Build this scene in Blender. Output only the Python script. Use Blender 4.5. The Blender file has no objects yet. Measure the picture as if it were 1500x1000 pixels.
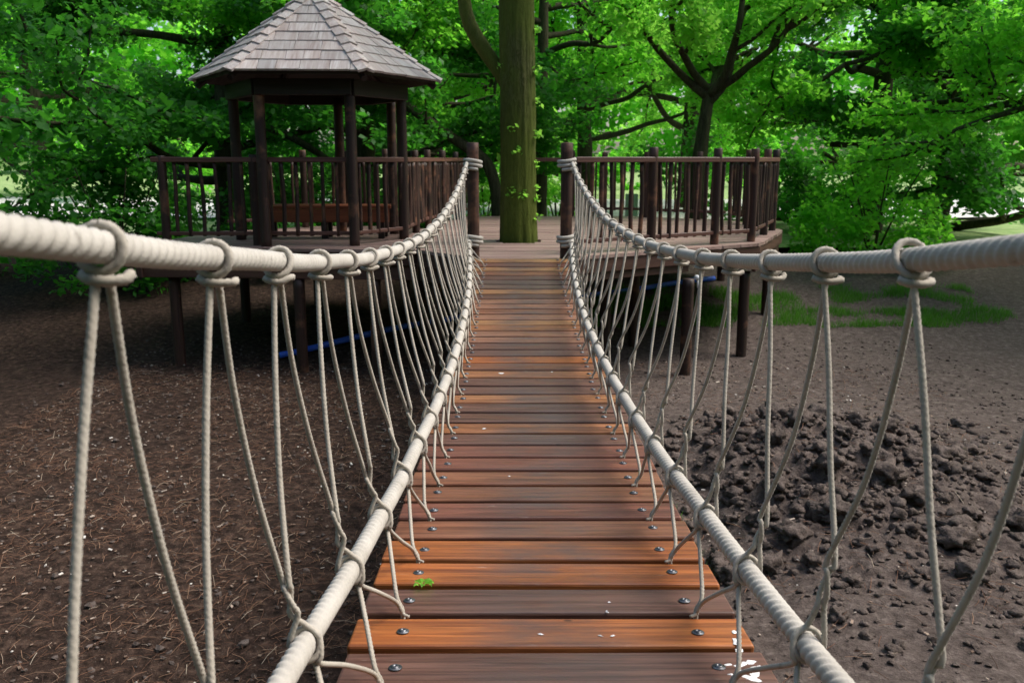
import bpy, bmesh, math, random
import numpy as np
from mathutils import Vector, Matrix, noise as mnoise

random.seed(7)
RNG = np.random.default_rng(11)
S = bpy.context.scene
COL = S.collection
R = math.radians

# ------------------------------------------------------------------ camera, world, sun, exposure
cam_d = bpy.data.cameras.new('camera')
cam_d.sensor_width = 36.0
cam_d.sensor_fit = 'HORIZONTAL'
cam_d.lens = 1300.0 / 1500.0 * 36.0
cam_d.clip_start = 0.05
cam_d.clip_end = 1000.0
cam_d.dof.use_dof = True
cam_d.dof.focus_distance = 2.7
cam_d.dof.aperture_fstop = 7.5
cam = bpy.data.objects.new('camera', cam_d)
cam.location = (0, 0, 0)
cam.rotation_euler = (R(90 - 11.564), 0, 0)
COL.objects.link(cam)
S.camera = cam

SUN_EL, SUN_AZ = R(54), R(82)           # azimuth clockwise from +Y: from the right
world = bpy.data.worlds.new('World')
S.world = world
world.use_nodes = True
wn = world.node_tree
bg = wn.nodes['Background']
sky = wn.nodes.new('ShaderNodeTexSky')
sky.sky_type = 'NISHITA'
sky.sun_disc = False
sky.sun_elevation = SUN_EL
sky.sun_rotation = SUN_AZ
sky.air_density = 1.0
sky.dust_density = 3.0
sky.ozone_density = 1.0
wn.links.new(sky.outputs['Color'], bg.inputs['Color'])
bg.inputs['Strength'].default_value = 0.15

sun_d = bpy.data.lights.new('sun', 'SUN')
sun_d.energy = 2.8
sun_d.angle = R(30)
sun_d.color = (1.0, 0.95, 0.88)
sun = bpy.data.objects.new('sun', sun_d)
sdir = Vector((math.sin(SUN_AZ) * math.cos(SUN_EL), math.cos(SUN_AZ) * math.cos(SUN_EL), math.sin(SUN_EL)))
sun.rotation_euler = sdir.to_track_quat('Z', 'Y').to_euler()
sun.location = (3, -6, 12)
COL.objects.link(sun)

S.view_settings.view_transform = 'Standard'
S.view_settings.look = 'None'
S.view_settings.gamma = 1.0
S.view_settings.use_curve_mapping = False
S.view_settings.exposure = 0.6
S.render.engine = 'CYCLES'
S.cycles.max_bounces = 8
S.cycles.transmission_bounces = 4
S.cycles.use_denoising = True

# ------------------------------------------------------------------ helpers
class MB:
    """collects verts and faces for one mesh"""
    def __init__(s): s.v = []; s.f = []
    def add(s, vs, fs):
        o = len(s.v); s.v.extend(vs); s.f.extend([tuple(i + o for i in f) for f in fs])
    def box(s, c, size, rot=None):
        hx, hy, hz = size[0] / 2, size[1] / 2, size[2] / 2
        vs = [Vector((x, y, z)) for x in (-hx, hx) for y in (-hy, hy) for z in (-hz, hz)]
        if rot is not None: vs = [rot @ v for v in vs]
        c = Vector(c)
        s.add([tuple(v + c) for v in vs], [(0, 1, 3, 2), (4, 6, 7, 5), (0, 4, 5, 1), (2, 3, 7, 6), (0, 2, 6, 4), (1, 5, 7, 3)])
    def prism(s, poly, z0, z1):
        n = len(poly)
        s.add([(p[0], p[1], z0) for p in poly] + [(p[0], p[1], z1) for p in poly],
              [tuple(range(n - 1, -1, -1)), tuple(range(n, 2 * n))] + [(i, (i + 1) % n, n + (i + 1) % n, n + i) for i in range(n)])
    def tube(s, pts, rad, n=8, caps=True, wob=0.0, ridges=None, ph=0.0, seed=0.0):
        """rad: number or list; ridges=(starts, pitch, depth): helical lay of a rope"""
        pts = [Vector(p) for p in pts]; m = len(pts)
        if not hasattr(rad, '__len__'): rad = [rad] * m
        tang = []
        for i in range(m):
            t = pts[min(i + 1, m - 1)] - pts[max(i - 1, 0)]
            tang.append(t.normalized() if t.length > 1e-9 else Vector((0, 0, 1)))
        t0 = tang[0]
        a = Vector((0, 0, 1)) if abs(t0.z) < .9 else Vector((1, 0, 0))
        u = (a - t0 * a.dot(t0)).normalized()
        vs = []; dist = 0.0
        for i in range(m):
            t = tang[i]
            u = (u - t * u.dot(t)); u.normalize(); w = t.cross(u)
            if i: dist += (pts[i] - pts[i - 1]).length
            for k in range(n):
                an = 2 * math.pi * k / n
                r = rad[i]
                if ridges:
                    st, pitch, dep = ridges
                    q = abs(math.cos((st * an + 2 * math.pi * st * dist / pitch) / 2 + ph))
                    r = r * (1 - dep + dep * q ** .75)
                if wob:
                    r *= 1 + wob * mnoise.noise(Vector((math.cos(an) * 1.5 + seed, math.sin(an) * 1.5, dist * 2.2 + seed)))
                d = u * math.cos(an) + w * math.sin(an)
                vs.append(tuple(pts[i] + d * r))
        fs = [(i * n + k, i * n + (k + 1) % n, (i + 1) * n + (k + 1) % n, (i + 1) * n + k) for i in range(m - 1) for k in range(n)]
        if caps:
            fs.append(tuple(range(n - 1, -1, -1))); fs.append(tuple((m - 1) * n + k for k in range(n)))
        s.add(vs, fs)
    def mesh(s, name, mat=None, smooth=False):
        me = bpy.data.meshes.new(name); me.from_pydata([tuple(v) for v in s.v], [], s.f)
        if mat: me.materials.append(mat)
        if smooth: me.polygons.foreach_set('use_smooth', [True] * len(me.polygons))
        me.update(); return me
    def build(s, name, mat, parent=None, smooth=False):
        return link(name, s.mesh(name, mat, smooth), parent)

def link(name, me, parent=None, loc=None, rot=None, scale=None):
    o = bpy.data.objects.new(name, me); COL.objects.link(o)
    if loc is not None: o.location = loc
    if rot is not None: o.rotation_euler = rot
    if scale is not None: o.scale = scale
    if parent is not None:
        o.parent = parent
        root = parent
        p = Vector((0, 0, 0))
        while root is not None:
            p = Vector(root['at']) if 'at' in root else p
            root = None if 'at' in root.keys() else root.parent
        if 'at' in parent.keys(): o.matrix_parent_inverse = Matrix.Translation(-Vector(parent['at']))
        else: o.matrix_parent_inverse = (parent.matrix_basis).inverted()
    return o

def tag(o, label=None, cat=None, group=None, kind=None):
    if label: o['label'] = label
    if cat: o['category'] = cat
    if group: o['group'] = group
    if kind: o['kind'] = kind
    return o

def thing(name, label, cat, loc, group=None):
    o = bpy.data.objects.new(name, None); COL.objects.link(o)
    o.location = loc; o['at'] = list(loc); o.empty_display_size = .1
    return tag(o, label, cat, group)

def fast_mesh(name, V, quads, mat, smooth=False):
    """V (n,3) float array, quads (m,4) or (m,3) int array"""
    me = bpy.data.meshes.new(name)
    k = quads.shape[1]; m = quads.shape[0]
    me.vertices.add(len(V)); me.vertices.foreach_set('co', V.astype(np.float32).ravel())
    me.loops.add(m * k); me.loops.foreach_set('vertex_index', quads.astype(np.int32).ravel())
    me.polygons.add(m); me.polygons.foreach_set('loop_start', np.arange(0, m * k, k, dtype=np.int32))
    me.polygons.foreach_set('loop_total', np.full(m, k, dtype=np.int32))
    if smooth: me.polygons.foreach_set('use_smooth', np.ones(m, dtype=bool))
    me.update(calc_edges=True); me.materials.append(mat)
    return me

def bevel_mesh(me, w, seg=2):
    bm = bmesh.new(); bm.from_mesh(me)
    bmesh.ops.bevel(bm, geom=list(bm.edges), offset=w, segments=seg, affect='EDGES', profile=.5)
    bm.to_mesh(me); bm.free(); me.update(); return me

def catmull(P, step):
    P = [Vector(p) for p in P]
    Q = [P[0] * 2 - P[1]] + P + [P[-1] * 2 - P[-2]]
    out = []
    for i in range(1, len(Q) - 2):
        a, b, c, d = Q[i - 1], Q[i], Q[i + 1], Q[i + 2]
        n = max(2, int((c - b).length / step))
        for k in range(n):
            t = k / n
            out.append(.5 * ((2 * b) + (c - a) * t + (2 * a - 5 * b + 4 * c - d) * t * t + (3 * b - a - 3 * c + d) * t ** 3))
    out.append(P[-1]); return out

# ------------------------------------------------------------------ materials
class NT:
    def __init__(s, name, rough=.7, spec=.4):
        s.m = bpy.data.materials.new(name); s.m.use_nodes = True
        s.t = s.m.node_tree; s.b = s.t.nodes['Principled BSDF']
        s.b.inputs['Roughness'].default_value = rough
        s.b.inputs['Specular IOR Level'].default_value = spec
    def n(s, ty, **kw):
        x = s.t.nodes.new(ty)
        for k, v in kw.items():
            if k.startswith('i_'): x.inputs[k[2:].replace('_', ' ')].default_value = v
            else: setattr(x, k, v)
        return x
    def l(s, a, b): s.t.links.new(a, b)
    def coords(s, scale=(1, 1, 1), rand=True, kind='Object'):
        tc = s.n('ShaderNodeTexCoord'); mp = s.n('ShaderNodeMapping'); mp.inputs['Scale'].default_value = scale
        s.l(tc.outputs[kind], mp.inputs['Vector'])
        if rand:
            oi = s.n('ShaderNodeObjectInfo'); mu = s.n('ShaderNodeVectorMath', operation='SCALE')
            cb = s.n('ShaderNodeCombineXYZ')
            for k in range(3): s.l(oi.outputs['Random'], cb.inputs[k])
            s.l(cb.outputs[0], mu.inputs[0]); mu.inputs['Scale'].default_value = 37.0
            s.l(mu.outputs[0], mp.inputs['Location'])
        return mp.outputs[0]
    def noise(s, vec, scale, detail=4, rough=.55, dist=0.0):
        x = s.n('ShaderNodeTexNoise'); x.inputs['Scale'].default_value = scale; x.inputs['Detail'].default_value = detail
        x.inputs['Roughness'].default_value = rough; x.inputs['Distortion'].default_value = dist
        s.l(vec, x.inputs['Vector']); return x.outputs['Fac']
    def ramp(s, fac, stops):
        x = s.n('ShaderNodeValToRGB'); e = x.color_ramp.elements
        while len(e) < len(stops): e.new(.5)
        for i, (p, c) in enumerate(stops):
            e[i].position = p; e[i].color = (c, c, c, 1) if not hasattr(c, '__len__') else (*c, 1)
        s.l(fac, x.inputs['Fac']); return x.outputs['Color']
    def mix(s, fac, a, b, mode='MIX'):
        x = s.n('ShaderNodeMix', data_type='RGBA', blend_type=mode)
        for sock, v in ((x.inputs[0], fac), (x.inputs[6], a), (x.inputs[7], b)):
            if hasattr(v, 'is_linked'): s.l(v, sock)
            elif hasattr(v, '__len__'): sock.default_value = (*v, 1)
            else: sock.default_value = v
        return x.outputs[2]
    def math(s, op, a, b=0.0):
        x = s.n('ShaderNodeMath', operation=op)
        for i, v in enumerate((a, b)):
            if hasattr(v, 'is_linked'): s.l(v, x.inputs[i])
            else: x.inputs[i].default_value = v
        return x.outputs[0]
    def bump(s, h, strength, dist, prev=None):
        x = s.n('ShaderNodeBump'); x.inputs['Strength'].default_value = strength; x.inputs['Distance'].default_value = dist
        s.l(h, x.inputs['Height'])
        if prev: s.l(prev, x.inputs['Normal'])
        return x.outputs['Normal']
    def out(s, col=None, rough=None, normal=None):
        if col is not None: s.l(col, s.b.inputs['Base Color'])
        if rough is not None: s.l(rough, s.b.inputs['Roughness'])
        if normal is not None: s.l(normal, s.b.inputs['Normal'])
        return s.m

def wood(name, base=None, grain_axis=0, rough=(.35, .6), dark=.45, var=.35, bump=.25, worn_or_lit=None, fine=1.0, knots=0.0):
    """base None: the object's own colour is the wood's tone"""
    k = NT(name)
    sc = [38 * fine] * 3; sc[grain_axis] = 1.6 * fine
    v = k.coords(tuple(sc))
    g = k.noise(v, 1.0, 5, .6, .6)
    sc2 = [9.0] * 3; sc2[grain_axis] = .9
    v2 = k.coords(tuple(sc2)); g2 = k.noise(v2, 1.0, 3, .5, .3)
    if base is None:
        oi = k.n('ShaderNodeObjectInfo'); c0 = oi.outputs['Color']
    else:
        rgb = k.n('ShaderNodeRGB'); rgb.outputs[0].default_value = (*base, 1); c0 = rgb.outputs[0]
        oi = k.n('ShaderNodeObjectInfo')
        hv = k.n('ShaderNodeHueSaturation'); k.l(c0, hv.inputs['Color'])
        k.l(k.math('ADD', k.math('MULTIPLY', oi.outputs['Random'], var * 1.6), 1 - var * .8), hv.inputs['Value']); c0 = hv.outputs[0]
    c = k.mix(k.ramp(g, [(.35, 0), (.68, 1)]), c0, (dark, dark * .9, dark * .85), 'MULTIPLY')
    k_c = k.mix(k.math('MULTIPLY', k.ramp(g2, [(.42, 0), (.7, 1)]), .55), c, (.62, .5, .48), 'MULTIPLY')
    c = k_c
    if worn_or_lit is not None:
        vw = k.coords((1, 1, 1)); w = k.noise(vw, worn_or_lit[1], 5, .65)
        c = k.mix(k.ramp(w, [(worn_or_lit[2], 0), (worn_or_lit[2] + .18, 1)]), c, worn_or_lit[0])
    if knots:
        vk = k.coords((1, 1, .35) if grain_axis == 2 else (1, 1, 1)); vo = k.n('ShaderNodeTexVoronoi'); vo.inputs['Scale'].default_value = knots
        k.l(vk, vo.inputs['Vector'])
        c = k.mix(k.ramp(vo.outputs['Distance'], [(.05, 1), (.14, 0)]), c, (.18, .12, .1), 'MULTIPLY')
    r = k.n('ShaderNodeMapRange'); k.l(g2, r.inputs[0]); r.inputs[1].default_value = .3; r.inputs[2].default_value = .7
    r.inputs[3].default_value = rough[0]; r.inputs[4].default_value = rough[1]
    nb = k.bump(g, bump, .004)
    return k.out(c, r.outputs[0], nb)

def plank_material():
    k = NT('bridge_plank_wood', spec=.5)
    oi = k.n('ShaderNodeObjectInfo'); c0 = oi.outputs['Color']
    g = k.noise(k.coords((2.2, 60, 60)), 1.0, 6, .62, .5)
    gl = k.noise(k.coords((.8, 16, 10)), 1.0, 3, .5, .8)
    st = k.noise(k.coords((2.6, 5.5, 3)), 1.0, 5, .65)
    c = k.mix(k.ramp(g, [(.34, 0), (.64, 1)]), c0, (.38, .31, .28), 'MULTIPLY')
    fg = k.noise(k.coords((7, 150, 150)), 1.0, 3, .6)
    c = k.mix(k.math('MULTIPLY', k.ramp(fg, [(.45, 0), (.7, 1)]), .4), c, (.4, .34, .3), 'MULTIPLY')
    c = k.mix(k.math('MULTIPLY', k.ramp(gl, [(.4, 0), (.66, 1)]), .45), c, (1.25, 1.02, .8), 'MULTIPLY')
    # trodden dirt: a grey film on the walked middle of each board
    sx = k.n('ShaderNodeSeparateXYZ'); tc = k.n('ShaderNodeTexCoord'); k.l(tc.outputs['Object'], sx.inputs[0])
    ax = k.math('ABSOLUTE', k.math('SUBTRACT', sx.outputs[0], .015))
    mid = k.n('ShaderNodeMapRange', interpolation_type='SMOOTHSTEP'); k.l(ax, mid.inputs[0])
    mid.inputs[1].default_value = .30; mid.inputs[2].default_value = .05; mid.inputs[3].default_value = 0; mid.inputs[4].default_value = 1
    top = k.n('ShaderNodeMapRange'); k.l(sx.outputs[2], top.inputs[0]); top.inputs[1].default_value = -.008; top.inputs[2].default_value = -.002
    film = k.math('MULTIPLY', k.math('MULTIPLY', mid.outputs[0], top.outputs[0]), k.ramp(st, [(.34, 0), (.62, 1)]))
    film = k.math('MULTIPLY', film, .74)
    c = k.mix(film, c, k.mix(g, (.085, .07, .066), (.034, .028, .027)))
    # small dark nail marks and pale scuffs
    vo = k.n('ShaderNodeTexVoronoi'); vo.inputs['Scale'].default_value = 1.0; k.l(k.coords((4, 9, 1)), vo.inputs['Vector'])
    c = k.mix(k.ramp(vo.outputs['Distance'], [(.025, .8), (.05, 0)]), c, (.02, .012, .01))
    sc = k.noise(k.coords((9, 60, 9)), 1.0, 3, .6)
    c = k.mix(k.ramp(sc, [(.70, 0), (.80, .35)]), c, (.5, .45, .4))
    r = k.n('ShaderNodeMapRange'); k.l(st, r.inputs[0]); r.inputs[1].default_value = .3; r.inputs[2].default_value = .7
    r.inputs[3].default_value = .36; r.inputs[4].default_value = .58
    nb = k.bump(g, .4, .003, k.bump(gl, .15, .004))
    return k.out(c, r.outputs[0], nb)

def rope_material(name, base, dirt):
    k = NT(name, rough=.85, spec=.2)
    n1 = k.noise(k.coords((1, 1, 1)), 9, 4, .6); n2 = k.noise(k.coords((1, 1, 1)), 260, 2, .5)
    c = k.mix(k.math('MULTIPLY', k.ramp(n1, [(.4, 0), (.75, 1)]), .55), base, dirt)
    c = k.mix(k.math('MULTIPLY', n2, .35), c, tuple(x * .6 for x in base))
    n3 = k.noise(k.coords((1, 1, 1)), 38, 5, .7)
    c = k.mix(k.ramp(n3, [(.60, 0), (.74, .6)]), c, (.13, .11, .085))
    k.b.inputs['Sheen Weight'].default_value = .15
    return k.out(c, None, k.bump(n2, .35, .0015))

def leaf_material(name, a, b, trans, tw=.45, bright=None):
    k = NT(name, rough=.5, spec=.3)
    ge = k.n('ShaderNodeNewGeometry'); rnd = ge.outputs['Random Per Island']
    big = k.noise(k.coords((1, 1, 1), rand=True), .5, 2, .5)
    f = k.math('ADD', k.math('MULTIPLY', rnd, .6), k.math('MULTIPLY', k.ramp(big, [(.35, 0), (.65, 1)]), .4))
    c = k.mix(f, a, b)
    k.l(c, k.b.inputs['Base Color'])
    tr = k.n('ShaderNodeBsdfTranslucent')
    k.l(k.mix(f, tuple(x * .7 for x in trans), trans), tr.inputs['Color'])
    ms = k.n('ShaderNodeMixShader'); ms.inputs[0].default_value = tw
    k.l(k.b.outputs[0], ms.inputs[1]); k.l(tr.outputs[0], ms.inputs[2])
    k.l(ms.outputs[0], k.t.nodes['Material Output'].inputs['Surface'])
    return k.m

def bark_material(name, dark, light, moss, moss_amt=.6, scale=1.0, zs=1.0):
    k = NT(name, rough=.9, spec=.15)
    v = k.coords((22 * scale, 22 * scale, 3.2 * scale * zs), rand=True)
    f = k.noise(v, 1.0, 6, .65, 1.2)
    m = k.noise(k.coords((2.2, 2.2, .9)), 1.0, 4, .6)
    c = k.mix(k.ramp(f, [(.36, 0), (.62, 1)]), dark, light)
    c = k.mix(k.math('MULTIPLY', k.ramp(m, [(.28, .35), (.52, 1)]), moss_amt), c, k.mix(f, tuple(x * .4 for x in moss), moss))
    return k.out(c, None, k.bump(f, .9, .02))

M = {}
M['plank'] = plank_material()
M['rope'] = rope_material('pale_rope', (.50, .465, .41), (.27, .235, .19))
M['cord'] = rope_material('thin_rope', (.46, .415, .35), (.26, .22, .17))
M['deck'] = wood('deck_board_wood', (.36, .255, .225), 0, (.38, .6), .6, .3, .2)
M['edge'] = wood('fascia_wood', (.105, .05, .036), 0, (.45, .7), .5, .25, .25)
M['post'] = wood('stained_pole_wood', (.052, .024, .017), 2, (.45, .7), .4, .55, .45, worn_or_lit=((.20, .088, .048), 3.2, .54), knots=2.2)  # orange-brown patches: wear that also stands in for highlights on the posts
M['rail'] = wood('stained_rail_wood', (.135, .062, .047), 0, (.4, .65), .5, .25, .3)
M['dark'] = wood('shaded_frame_wood', (.028, .014, .010), 0, (.5, .7), .5, .2, .2)  # frame wood darkened: shade below boards and eaves is put into the tone
M['bench'] = wood('bench_wood', (.26, .075, .032), 0, (.4, .6), .6, .2, .2)
M['shingle'] = wood('cedar_shingle_wood', None, 1, (.55, .8), .72, .3, .4, worn_or_lit=((.23, .13, .085), 2.5, .66))
M['bark'] = bark_material('mossy_bark', (.020, .016, .009), (.125, .105, .065), (.115, .150, .022), .95, 1.7, 2.2)
M['bark2'] = bark_material('dark_bark', (.018, .014, .010), (.085, .07, .05), (.07, .08, .03), .5)
M['leaf'] = leaf_material('fresh_leaf', (.05, .23, .014), (.12, .40, .03), (.34, .95, .07), .62)
M['leaf_dark'] = leaf_material('shade_leaf', (.022, .12, .014), (.05, .21, .02), (.12, .52, .04), .5)  # darker leaf copy: shade behind the gazebo is put into its colour
M['leaf_lime'] = leaf_material('lime_leaf', (.10, .33, .02), (.20, .52, .06), (.46, .98, .12), .62)
M['grass'] = leaf_material('grass_blade', (.05, .16, .015), (.10, .26, .03), (.14, .42, .03), .4)
k = NT('galvanised_steel', rough=.42, spec=.5); k.b.inputs['Metallic'].default_value = .85
M['steel'] = k.out(k.ramp(k.noise(k.coords(), 60, 3), [(.3, (.07, .07, .075)), (.7, (.20, .205, .22))]))
k = NT('blue_plastic_pipe', rough=.35); M['pipe'] = k.out(k.ramp(k.noise(k.coords(), 6, 4), [(.35, (.04, .12, .68)), (.7, (.07, .19, .82))]))
k = NT('white_plastic', rough=.4); M['white'] = k.out(k.ramp(k.noise(k.coords(), 20, 3), [(.3, (.68, .68, .68)), (.7, (.82, .82, .82))]))
k = NT('grey_stone', rough=.9); M['stone'] = k.out(k.ramp(k.noise(k.coords(), 9, 5), [(.3, (.36, .37, .38)), (.7, (.55, .56, .58))]))
k = NT('dry_twig', rough=.85)
gi = k.n('ShaderNodeNewGeometry'); M['twig'] = k.out(k.ramp(gi.outputs['Random Per Island'], [(0, (.05, .025, .016)), (.6, (.20, .095, .055)), (.9, (.30, .18, .115)), (1, (.5, .42, .33))]))
k = NT('wood_chip', rough=.85)
gi = k.n('ShaderNodeNewGeometry'); M['chip'] = k.out(k.ramp(gi.outputs['Random Per Island'], [(0, (.10, .06, .04)), (.55, (.28, .2, .15)), (.85, (.45, .38, .32)), (1, (.72, .68, .63))]))
k = NT('clod_soil', rough=.95, spec=.1)
cn = k.noise(k.coords((1, 1, 1), rand=False), 14, 6, .7); cf = k.noise(k.coords((1, 1, 1), rand=False), 70, 4, .6)
M['clod'] = k.out(k.ramp(cn, [(.3, (.05, .038, .032)), (.7, (.17, .135, .12))]), None, k.bump(cf, .8, .02))

def soil_material():
    k = NT('earth', rough=.95, spec=.12)
    v = k.coords((1, 1, 1), rand=False)
    a = k.noise(v, 1.1, 6, .62); b = k.noise(v, 17, 6, .7); c_ = k.noise(v, 90, 4, .65)
    ge = k.n('ShaderNodeSeparateXYZ'); tc = k.n('ShaderNodeTexCoord'); k.l(tc.outputs['Object'], ge.inputs[0])
    humus = k.ramp(b, [(.32, (.012, .008, .006)), (.5, (.040, .024, .018)), (.64, (.09, .056, .041)), (.75, (.15, .10, .075))])  # humus tone lowered further to carry the shade on the gazebo side
    loam = k.ramp(b, [(.3, (.050, .037, .032)), (.55, (.115, .089, .078)), (.75, (.22, .178, .157))])
    side = k.n('ShaderNodeMapRange', interpolation_type='SMOOTHSTEP')
    k.l(k.math('ADD', ge.outputs[0], k.math('MULTIPLY', k.math('SUBTRACT', a, .5), 2.0)), side.inputs[0])
    side.inputs[1].default_value = -.6; side.inputs[2].default_value = 1.0
    c = k.mix(side.outputs[0], humus, loam)
    c = k.mix(k.ramp(c_, [(.62, 0), (.72, .5)]), c, (.30, .25, .21))
    # grass cover further out
    far = k.n('ShaderNodeMapRange', interpolation_type='SMOOTHSTEP'); k.l(k.math('ADD', ge.outputs[1], k.math('MULTIPLY', k.math('SUBTRACT', a, .5), 7.0)), far.inputs[0])
    far.inputs[1].default_value = 15.5; far.inputs[2].default_value = 19.0
    c = k.mix(far.outputs[0], c, k.ramp(b, [(.3, (.05, .10, .02)), (.7, (.15, .24, .06))]))
    nb = k.bump(b, .7, .05, k.bump(c_, .6, .012))
    return k.out(c, None, nb)
M['soil'] = soil_material()
k = NT('mown_grass', rough=.9, spec=.1); v = k.coords(rand=False)
M['lawn'] = k.out(k.ramp(k.noise(v, 3.0, 6, .7), [(.3, (.16, .27, .08)), (.7, (.36, .45, .2))]), None, k.bump(k.noise(v, 40, 4), .5, .03))
k = NT('pale_gravel', rough=.95, spec=.1); v = k.coords(rand=False)
M['gravel'] = k.out(k.ramp(k.noise(v, 30, 5, .7), [(.3, (.5, .49, .45)), (.7, (.74, .73, .69))]), None, k.bump(k.noise(v, 80, 3), .5, .02))

# ------------------------------------------------------------------ measured curves of the place (metres, eye at the origin)
CX = .084                     # middle of the bridge deck
DZ = -.888                    # top of the timber deck
Y0, P = 1.67, .16243          # a plank joint and the plank pitch
def deck_z(y): return .01603452 * y * y - .13663939 * y - .80582614
def hand_z(y): return -.338 + .0219 * (y - 4.27) ** 2
def low_z(y): return -.905 + .0135 * (y - 4.27) ** 2
def hand_x(y, s): return .0675 + s * .4675
def low_x(y, s): return .0745 + s * (.345 + .0085 * (y - 4.27) ** 2)
def sstep(a, b, x):
    t = np.clip((x - a) / (b - a), 0, 1); return t * t * (3 - 2 * t)
def fbm(x, y, sc, oc=4):
    v = 0; a = 1; t = 0
    for i in range(oc):
        v += a * mnoise.noise(Vector((x * sc, y * sc, 3.1 * i))); t += a; a *= .5; sc *= 2.1
    return v / t
def ground_z(x, y):
    z = -2.2 + .6 * float(sstep(9.0, 15.0, y)) + .06 * fbm(x, y, .8, 3)
    # spoil heap and trench on the right-hand side
    h = math.exp(-(((x - 2.2) / 1.1) ** 2 + ((y - 6.1) / 1.0) ** 2))
    t = math.exp(-(((x - 1.15) / .42) ** 2 + ((y - 5.2) / 1.5) ** 2))
    z += .34 * h - .25 * t
    if y > 24: z += .012 * (y - 24)
    return z

def rough_z(x, y):
    m = math.exp(-(((x - 2.2) / 1.15) ** 2 + ((y - 5.7) / 1.3) ** 2) * 1.2)
    if m < .03: return 0.0
    return m * (.20 * (abs(fbm(x, y, 4.5, 3)) - .12) + .10 * fbm(x + 7, y, 11.0, 3))
# ------------------------------------------------------------------ ground
def build_ground():
    xs = np.unique(np.concatenate([np.linspace(-220, -16, 22), np.linspace(-16, 16, 60), np.linspace(-5, 5, 130), np.linspace(.7, 4.0, 95), np.linspace(16, 220, 22)]))
    ys = np.unique(np.concatenate([np.linspace(-60, 0, 10), np.linspace(0, 16, 170), np.linspace(4.0, 7.4, 95), np.linspace(16, 60, 40), np.linspace(60, 400, 14)]))
    V = np.zeros((len(ys), len(xs), 3))
    for j, y in enumerate(ys):
        for i, x in enumerate(xs):
            z = ground_z(x, y)
            if -6 < x < 6 and 0 < y < 12: z += .03 * fbm(x, y, 4.0, 4) + rough_z(x, y)
            V[j, i] = (x, y, z)
    nx, ny = len(xs), len(ys)
    idx = np.arange(nx * ny).reshape(ny, nx)
    q = np.stack([idx[:-1, :-1], idx[:-1, 1:], idx[1:, 1:], idx[1:, :-1]], -1).reshape(-1, 4)
    o = link('ground', fast_mesh('ground', V.reshape(-1, 3), q, M['soil'], True))
    tag(o, 'brown bare earth under the rope bridge and the timber deck', None, None, 'structure')
build_ground()

def sheet(name, pts_fn, nx, ny, mat, label):
    V = np.array([pts_fn(i / nx, j / ny) for j in range(ny + 1) for i in range(nx + 1)])
    idx = np.arange((nx + 1) * (ny + 1)).reshape(ny + 1, nx + 1)
    q = np.stack([idx[:-1, :-1], idx[:-1, 1:], idx[1:, 1:], idx[1:, :-1]], -1).reshape(-1, 4)
    return tag(link(name, fast_mesh(name, V, q, mat, True)), label, None, None, 'structure')
def lawn_pt(u, v):
    x = -45 + 90 * u; y = 16.5 + 1.0 * math.sin(u * 9) + v * 70
    return (x, y, ground_z(x, y) + .09)
sheet('lawn', lawn_pt, 90, 60, M['lawn'], 'pale sunlit mown lawn beyond the timber deck')
def path_pt(u, v):
    x = -40 + 80 * u; y = 23.5 + 1.2 * math.sin(u * 7 + 1) + v * 9
    return (x, y, ground_z(x, y) + .16)
sheet('path', path_pt, 80, 10, M['gravel'], 'pale gravel path crossing the lawn behind the trees')

# ------------------------------------------------------------------ rope bridge
bridge = thing('rope_bridge', 'narrow rope bridge of brown hardwood planks with pale rope sides', 'rope bridge', (CX, .5, deck_z(.5)))
def plank_mesh(seed):
    rr = random.Random(seed)
    mb = MB(); mb.box((0, 0, -.018), (.85, P - .027, .036))
    me = mb.mesh('plank', M['plank']); bevel_mesh(me, .006, 2)
    for v in me.vertices:
        v.co.z += .0012 * math.sin(v.co.x * 5 + seed); v.co.x += rr.uniform(-.0008, .0008)
    me.polygons.foreach_set('use_smooth', [False] * len(me.polygons)); return me
PLANKS = [plank_mesh(i) for i in range(5)]
mb = MB()
def lathe(mb, prof, n=20, c=(0, 0, 0)):
    vs = []; m = len(prof)
    for r, z in prof:
        for k_ in range(n):
            a = 2 * math.pi * k_ / n; vs.append((c[0] + r * math.cos(a), c[1] + r * math.sin(a), c[2] + z))
    fs = [(i * n + k_, i * n + (k_ + 1) % n, (i + 1) * n + (k_ + 1) % n, (i + 1) * n + k_) for i in range(m - 1) for k_ in range(n)]
    fs.append(tuple(range((m - 1) * n, m * n))); mb.add(vs, fs)
lathe(mb, [(.0135, 0), (.0135, .0016), (.0128, .0022), (.0082, .0022), (.0080, .0028), (.0072, .0042), (.0055, .0052), (.0040, .0053), (.0034, .0034), (.001, .0034)], 18)
BOLT = mb.mesh('bolt', M['steel'], True)
OR = (.37, .125, .032); TN = (.31, .140, .062); BR = (.235, .102, .056); RD = (.205, .082, .055); PU = (.150, .075, .055); GR = (.14, .090, .075); YT = (.38, .205, .095); PK = (.30, .155, .10)
TONES = {-6: BR, -5: OR, -4: PU, -3: TN, -2: RD, -1: OR, 0: PU, 1: OR, 2: PU, 3: OR, 4: OR, 5: BR, 6: RD, 7: BR, 8: BR, 9: RD, 10: RD, 11: PU, 12: TN, 13: PU, 14: PU, 15: TN, 16: PU, 17: PU, 18: TN, 19: BR, 20: OR, 21: PU, 22: PU, 23: PK, 24: PK, 25: TN, 26: YT, 27: PK, 28: BR, 29: PK, 30: PK, 31: PU, 32: YT, 33: GR, 34: GR, 35: PU, 36: BR, 37: YT, 38: RD, 39: YT}
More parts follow.
